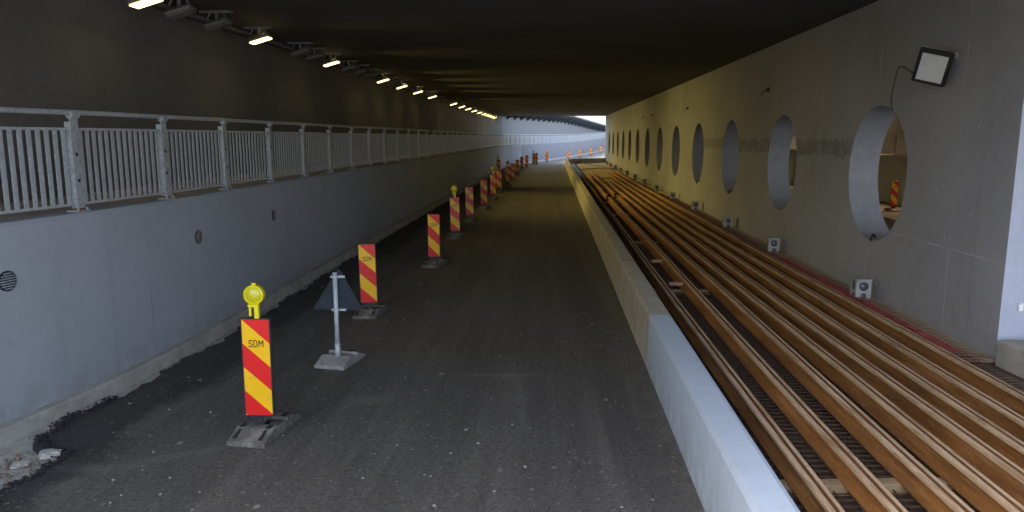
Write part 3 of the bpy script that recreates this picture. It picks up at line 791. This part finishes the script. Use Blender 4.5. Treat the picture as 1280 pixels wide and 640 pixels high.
# ------------------------------------------------------------------ grey blocks with round recesses at the wall foot
def make_block():
    root=empty('spacer_block'); root.scale=(1.15,1.15,1.15); tag(root,cat='block')
    m=MB(); W=.215;Hh=.17
    # two stacked courses; each visible side has a round recess
    def side(cx,cz,w,h,r,rot):
        n=24; cir=[];rec=[];angs=[2*math.pi*k/n for k in range(n)]
        cor=[math.atan2(sz*h/2,sx*w/2)%(2*math.pi) for sx in(-1,1) for sz in(-1,1)]
        for c in cor:
            kk=min(range(n),key=lambda k:abs(((angs[k]-c+math.pi)%(2*math.pi))-math.pi)); angs[kk]=c
        for a in angs:
            ca,sa=math.cos(a),math.sin(a); q=min([w/2/abs(ca)] if abs(ca)>1e-6 else [9]) ; 
            if abs(sa)>1e-6: q=min(q,h/2/abs(sa))
            cir.append((cx+r*ca,cz+r*sa)); rec.append((cx+q*ca,cz+q*sa))
        y=-W/2
        m.add([(x,y,z) for x,z in cir]+[(x,y,z) for x,z in rec],[(k,(k+1)%n,n+(k+1)%n,n+k) for k in range(n)],0,rot)
        m.add([(x,y,z) for x,z in cir]+[(cx+(x-cx)*.8,y+.05,cz+(z-cz)*.8) for x,z in cir],[(k,n+k,n+(k+1)%n,(k+1)%n) for k in range(n)],1,rot)
        m.add([(cx+(x-cx)*.8,y+.05,cz+(z-cz)*.8) for x,z in cir],[tuple(range(n))],1,rot)
        m.add([(cx+(x-cx)*.25,y+.045,cz+(z-cz)*.25) for x,z in cir],[tuple(range(n))],0,rot)
    for k in range(4):
        rot=Matrix.Rotation(k*math.pi/2,4,'Z')
        side(0,.2,W,.18,.068,rot); side(0,.055,W,.11,.045,rot)
    m.add([(-W/2,-W/2,.29),(W/2,-W/2,.29),(W/2,W/2,.29),(-W/2,W/2,.29)],[(0,1,2,3)])
    for c in((-1,-1),(1,-1),(1,1),(-1,1)): m.box((c[0]*(W/2-.012),c[1]*(W/2-.008),.145),(.026,.026,.294))
    m.box((0,0,.110),(W+.012,W+.012,.012))
    m.build('block_body',[M['boxgrey'],M['boxdark']],root)
    c=MB(); c.box((0,0,.30),(W+.02,W+.02,.016),0,None,.004); c.build('cap_plate',M['boxgrey'],root)
    return root
blk=make_block(); first=True
bl_y=[12.35,17.5,22.3,27.6,32.9,38.2,43.6,49,54.4,59.8,65.2,70.6,76]
words=['nearest','second','third','fourth','fifth','sixth','seventh','eighth','ninth','tenth','eleventh','twelfth','farthest']
for i,y in enumerate(bl_y):
    o=blk if i==0 else copy_tree(blk)
    o.location=(WX(y)-.29,y,.262 if y<32 else .212); o.rotation_euler=(0,0,R(random.uniform(-14,2)))
    tag(o,'%s grey cube-shaped block with round recesses at the foot of the holed wall'%words[i],'block','grey blocks with round recesses along the wall foot')
# yellow hose / plank strip on sand near wall: two thin dark cables across the sand
for i,pts in enumerate([[(BX(63)+.9,63,.23),(6.4,64.5,.23),(7.6,66,.23),(9.1,63.8,.23)],[(9.25,62.5,.23),(8.6,70,.23),(7.6,79,.23),(6.9,82,.5)]]):
    P=[Vector(p) for p in pts]; out=[]
    for q in range(25):
        f=q/24*3; k=min(2,int(f)); g_=f-k; out.append(P[k].lerp(P[k+1],g_))
    m=MB(); m.tube(out,.05,6); o=m.build('power_cable',M['cable']); tag(o,['black cable lying across the yellow sand from the slot to the wall','black cable running over the sand towards the curved barrier end'][i],'cable')

# ------------------------------------------------------------------ floodlight
yF=10.55; zF=3.95
fl=empty('floodlight',(WX(yF)-.30,yF,zF)); tag(fl,'black square floodlight, switched off, mounted high on the holed wall','floodlight')
rot=Matrix.Rotation(R(-52),4,'Z')@Matrix.Rotation(R(24),4,'X')@Matrix.Rotation(R(21),4,'Y')@Matrix.Rotation(R(8),4,'Z')
hd=MB(); hd.box((0,.035,0),(.44,.07,.50),0,rot,.018)
for k in range(-5,6): hd.box((k*.03,.085,0),(.008,.04,.34),0,rot)
hb=hd.build('lamp_housing',M['black'],fl)
gl=MB(); gl.box((0,-.004,.0),(.335,.012,.395),0,rot,.003); gl.build('front_glass',M['glass'],fl)
br=MB(); br.tube([rot@Vector((-.2,.04,.02)),rot@Vector((-.2,.2,.20)),Vector((.28,.02,.16)),rot@Vector((.2,.2,.20)),rot@Vector((.2,.04,.02))],.014,6); br.box((.28,.0,.16),(.03,.2,.08)); br.build('mounting_bracket',M['galvd'],fl)
cb=[]
P=[Vector((WX(10.6)-.14,10.6,3.97)),Vector((WX(11.0)-.03,11.0,3.86)),Vector((WX(11.6)-.02,11.6,3.95)),Vector((WX(12.25)-.02,12.15,4.12)),Vector((WX(12.3)-.02,12.3,3.9)),Vector((WX(12.35)-.02,12.35,3.52)),Vector((WX(12.2)+.12,12.2,3.25)),Vector((WX(12.0)+.5,11.9,2.85))]
def crs(P,n=6):
    out=[]
    for i in range(len(P)-1):
        p0=P[max(0,i-1)];p1=P[i];p2=P[i+1];p3=P[min(len(P)-1,i+2)]
        for k in range(n):
            t_=k/n; out.append(.5*((2*p1)+(p2-p0)*t_+(2*p0-5*p1+4*p2-p3)*t_*t_+(3*p1-p0-3*p2+p3)*t_**3))
    out.append(P[-1]); return out
m=MB(); m.tube(crs(P),.006,6); o=m.build('hanging_cable',M['cable'],None,True); tag(o,'thin dark cable from the floodlight drooping down into the nearest round hole','cable')

# ------------------------------------------------------------------ luminaires
def make_lum(lit):
    root=empty('ceiling_light')
    a=MB(); a.box((0,0,-.02),(.62,.12,.04)); a.cyl((-.12,0,-.03),(-.20,0,-.16),.014,6); a.cyl((.12,0,-.03),(.20,0,-.16),.014,6); a.box((0,0,-.10),(.05,.05,.14)); a.build('mounting_bracket',M['mount'],root)
    rt=Matrix.Translation((0.02,0,-.24))@Matrix.Rotation(R(-16),4,'Y')
    b=MB(); b.box((0,0,0),(.46,.30,.07),0,rt,.02)
    for k in range(-3,4): b.box((k*.06,0,.055),(.01,.26,.03),0,rt)
    h=b.build('lamp_housing',M['mount'],root)
    d=MB(); d.box((0,0,-.05),(.42,.26,.014),0,rt,.003); d.build('diffuser',M['lit'] if lit else M['unlit'],root)
    if lit:
        ld=bpy.data.lights.new('lamp_light','AREA'); ld.shape='RECTANGLE'; ld.size=.42; ld.size_y=.26; ld.spread=R(80)
        ld.energy=LAMP; ld.color=(1,.76,.20)
        lo=bpy.data.objects.new('lamp_light',ld); COL.objects.link(lo); lo.parent=root; lo.location=(.045,0,-.33); lo.rotation_euler=(0,R(-66),0)
    return root
LX=lambda y:max(-6.32+.055*y, at(LP,y).x-1.55)
lit=[11.8,16.3,21.4,27.8,31.2,34.9,39,47.3,51.6,55.5,59.7,64,68,71.2,74.2,77.2,80.4,83.2]
unlit=[9.6,12.9,14.3,18.9,20.0,23.3,24.6,26.1,29.5,43]
lA=make_lum(True); lB=make_lum(False); k1=k2=0
allL=sorted([(y,1) for y in lit]+[(y,0) for y in unlit])
num=['first','second','third','fourth','fifth','sixth','seventh','eighth','ninth','tenth','eleventh','twelfth','thirteenth','fourteenth','fifteenth','sixteenth','seventeenth','farthest']
for y,on in allL:
    if on: o=lA if y==lit[-1] else copy_tree(lA); k1+=1; lab='glowing lamp in the ceiling row along the left wall, %s lit one from the camera'%num[k1-1]
    else: o=lB if k2==0 else copy_tree(lB); k2+=1; lab='unlit grey lamp fixture in the ceiling row, %s dark one from the camera'%num[k2-1]
    x=-6.32+.055*y if y>10.5 else at(LP,y).x-1.3
    if on and y<28:
        for c in o.children:
            if c.type=='LIGHT': c.data=c.data.copy(); c.data.energy=LAMP*(.2 if y<18 else .35 if y<24 else .6)
    o.location=(x,y,HC-.002); o.rotation_euler=(0,0,R(-3)); tag(o,lab,'ceiling light','lamps along the left of the ceiling')
# other-bore lamps
for i,y in enumerate((15,23,31,39,47,55,63,71)):
    o=copy_tree(lA); x=MX(y)+.6; o.location=(x,y,HC-.002); o.rotation_euler=(0,0,R(180)); tag(o,'glowing ceiling lamp of the other bore, hidden behind the holed wall','ceiling light','ceiling lamps of the other bore')
    lo=[c for c in o.children if c.type=='LIGHT'][0]; lo.rotation_euler=(0,R(-22),0); lo.data=lo.data.copy() if i==0 else mir; mir=lo.data; mir.spread=R(110); mir.energy=LAMP*1.3; mir.color=(1,.66,.34)
# cable tray beside the lamps
m=MB(); m.sweep([(-6.62+.055*y,y,HC-.16) for y in range(11,84,3)],[(-.05,0),(-.05,.05),(.05,.05),(.05,0)]); o=m.build('cable_tray',M['mount']); flipfix(o)
tag(o,'narrow cable tray running below the ceiling beside the left lamps','cable tray')

# ------------------------------------------------------------------ canopy beyond the portal
root=empty('canopy',(0,0,0)); tag(root,'dark ribbed canopy along the top of the daylit wall beyond the tunnel end','canopy')
cp=[p for p in UWs if 84.3<=p[1]<=175]
m=MB(); vs=[];fs=[]
def canp(i,o_,dz):
    p=cp[i]; a=Vector(cp[max(0,i-1)]); b=Vector(cp[min(len(cp)-1,i+1)]); t_=(b-a); t_.z=0; t_.normalize(); h=uw_h(p[1])
    return (p[0]+t_.y*o_,p[1]-t_.x*o_,h+dz)
for i in range(len(cp)): vs+=[canp(i,-.4,.0),canp(i,1.7,.68),canp(i,1.7,.86),canp(i,-.4,.17)]
for i in range(len(cp)-1):
    for k in range(4): fs.append((4*i+k,4*i+4+k,4*i+4+(k+1)%4,4*i+(k+1)%4))
m.add(vs,fs); o=m.build('canopy_roof',M['canopy'],root); flipfix(o)
for i in range(2,len(cp)-2,5):
    m=MB(); a0,b0,c0=canp(i,.0,-.3),canp(i,1.6,.64),canp(i,0,.1); a1,b1,c1=canp(i+1,.0,-.3),canp(i+1,1.6,.64),canp(i+1,0,.1)
    f=.35; L_=lambda p,q:tuple(p[k]+f*(q[k]-p[k]) for k in range(3))
    a1,b1,c1=L_(a0,a1),L_(b0,b1),L_(c0,c1)
    m.add([a0,b0,c0,a1,b1,c1],[(0,1,2),(5,4,3),(0,3,4,1),(1,4,5,2),(2,5,3,0)]); o=m.build('canopy_rib',M['canopy'],root); flipfix(o)

# ------------------------------------------------------------------ broken edge, rubble at bottom left
def rock(r,seed,flat=.6):
    rnd=random.Random(seed); m=MB(); n1,n2=7,5; vs=[(0,0,r*flat*.9)]
    for j in range(1,n2):
        ph=math.pi*j/n2
        for i in range(n1):
            th=2*math.pi*i/n1; k=r*rnd.uniform(.72,1.15); vs.append((k*math.sin(ph)*math.cos(th),k*math.sin(ph)*math.sin(th)*.8,k*math.cos(ph)*flat))
    vs.append((0,0,-r*flat*.9)); fs=[(0,1+i,1+(i+1)%n1) for i in range(n1)]
    for j in range(n2-2):
        for i in range(n1): a=1+j*n1+i; b=1+j*n1+(i+1)%n1; fs.append((a,a+n1,b+n1,b))
    l=len(vs)-1; fs+=[(l,1+(n2-2)*n1+(i+1)%n1,1+(n2-2)*n1+i) for i in range(n1)]
    m.add(vs,fs); return m
for i,(x,y,r,mt,lab) in enumerate([(-4.42,6.62,.12,'spill','pale broken mortar lump at the ragged asphalt edge, bottom left'),(-4.55,6.4,.09,'spill','smaller pale mortar lump beside the larger one, bottom left'),(-4.3,6.5,.06,'kerb','small pale stone on the ragged asphalt edge, bottom left')]):
    o=rock(r,i+5,.3).build('rubble_chunk',M[mt],None,False,(x,y,r*.1),i*.7); flipfix(o); tag(o,lab,'rubble')
m=MB()
for i in range(1100):   # crumbled asphalt along the broken edge
    y=random.uniform(5.6,8.2); p=at(LP,y); d=ragg(y)+random.gauss(0,.035); r=random.uniform(.004,.009)/random.uniform(.35,1)
    rk=rock(r,i,.7); m.add(rk.v,rk.f,0,Matrix.Translation((p.x+d,y,random.uniform(0,.02))))
o=m.build('asphalt_crumbs',plain('fresh_black_asphalt',(.016,.016,.017),.8)); tag(o,kind='stuff',label='black asphalt crumbs along the ragged edge by the kerb',cat='rubble')
m=MB()
for i in range(700):
    y=random.uniform(4.5,6.7); p=at(LP,y); d=random.uniform(.18,ragg(y)); r=random.uniform(.006,.022)
    rk=rock(r,i,.7); m.add(rk.v,rk.f,0,Matrix.Translation((p.x+d,y,-.02+random.uniform(0,.01))))
o=m.build('gravel',plain('brown_grit',(.2,.16,.12),.95,0,.4)); tag(o,kind='stuff',label='brown grit scattered where the asphalt is missing',cat='gravel')
m=MB()
for i in range(170):   # loose chips lying on the road
    y=4.8+random.random()**1.5*16; x=random.uniform(at(LP,y).x+.5,BX(y)-.15); r=random.uniform(.005,.017)
    rk=rock(r,i,.5); m.add(rk.v,rk.f,0,Matrix.Translation((x,y,r*.3)))
o=m.build('stone_chips',plain('pale_chip',(.34,.31,.26),.9,0,.3)); tag(o,kind='stuff',label='pale stone chips scattered over the asphalt',cat='stone chips')

# ------------------------------------------------------------------ world, sun, camera
w=bpy.data.worlds.new('World'); sc.world=w; w.use_nodes=True
nt=w.node_tree; bg=nt.nodes['Background']; sky=nt.nodes.new('ShaderNodeTexSky'); sky.sky_type='NISHITA'; sky.sun_disc=False
SE,SA=R(48),R(-115)
sky.sun_elevation=SE; sky.sun_rotation=SA; sky.dust_density=3; sky.ozone_density=1.5
hs=nt.nodes.new('ShaderNodeHueSaturation'); hs.inputs['Saturation'].default_value=.7; nt.links.new(sky.outputs[0],hs.inputs['Color']); nt.links.new(hs.outputs[0],bg.inputs[0]); bg.inputs[1].default_value=.15
sd=bpy.data.lights.new('sun','SUN'); sd.energy=1.2; sd.angle=R(14); sd.color=(1,.96,.9)
so=bpy.data.objects.new('sun',sd); COL.objects.link(so)
dirv=Vector((math.sin(SA)*math.cos(SE),math.cos(SA)*math.cos(SE),math.sin(SE)))
so.rotation_euler=dirv.to_track_quat('Z','Y').to_euler(); so.location=(0,0,30)

cd=bpy.data.cameras.new('camera'); cam=bpy.data.objects.new('camera',cd); COL.objects.link(cam)
cd.sensor_width=36; cd.lens=918/1280*36; cd.clip_end=3000; cd.clip_start=.05
cam.location=(0,0,3); cam.rotation_euler=(R(90-9.2),0,0); sc.camera=cam
sc.view_settings.view_transform='Standard'; sc.view_settings.look='None'; sc.view_settings.gamma=1; sc.view_settings.exposure=2.72
sc.cycles.max_bounces=8; sc.cycles.diffuse_bounces=5; sc.cycles.use_denoising=True
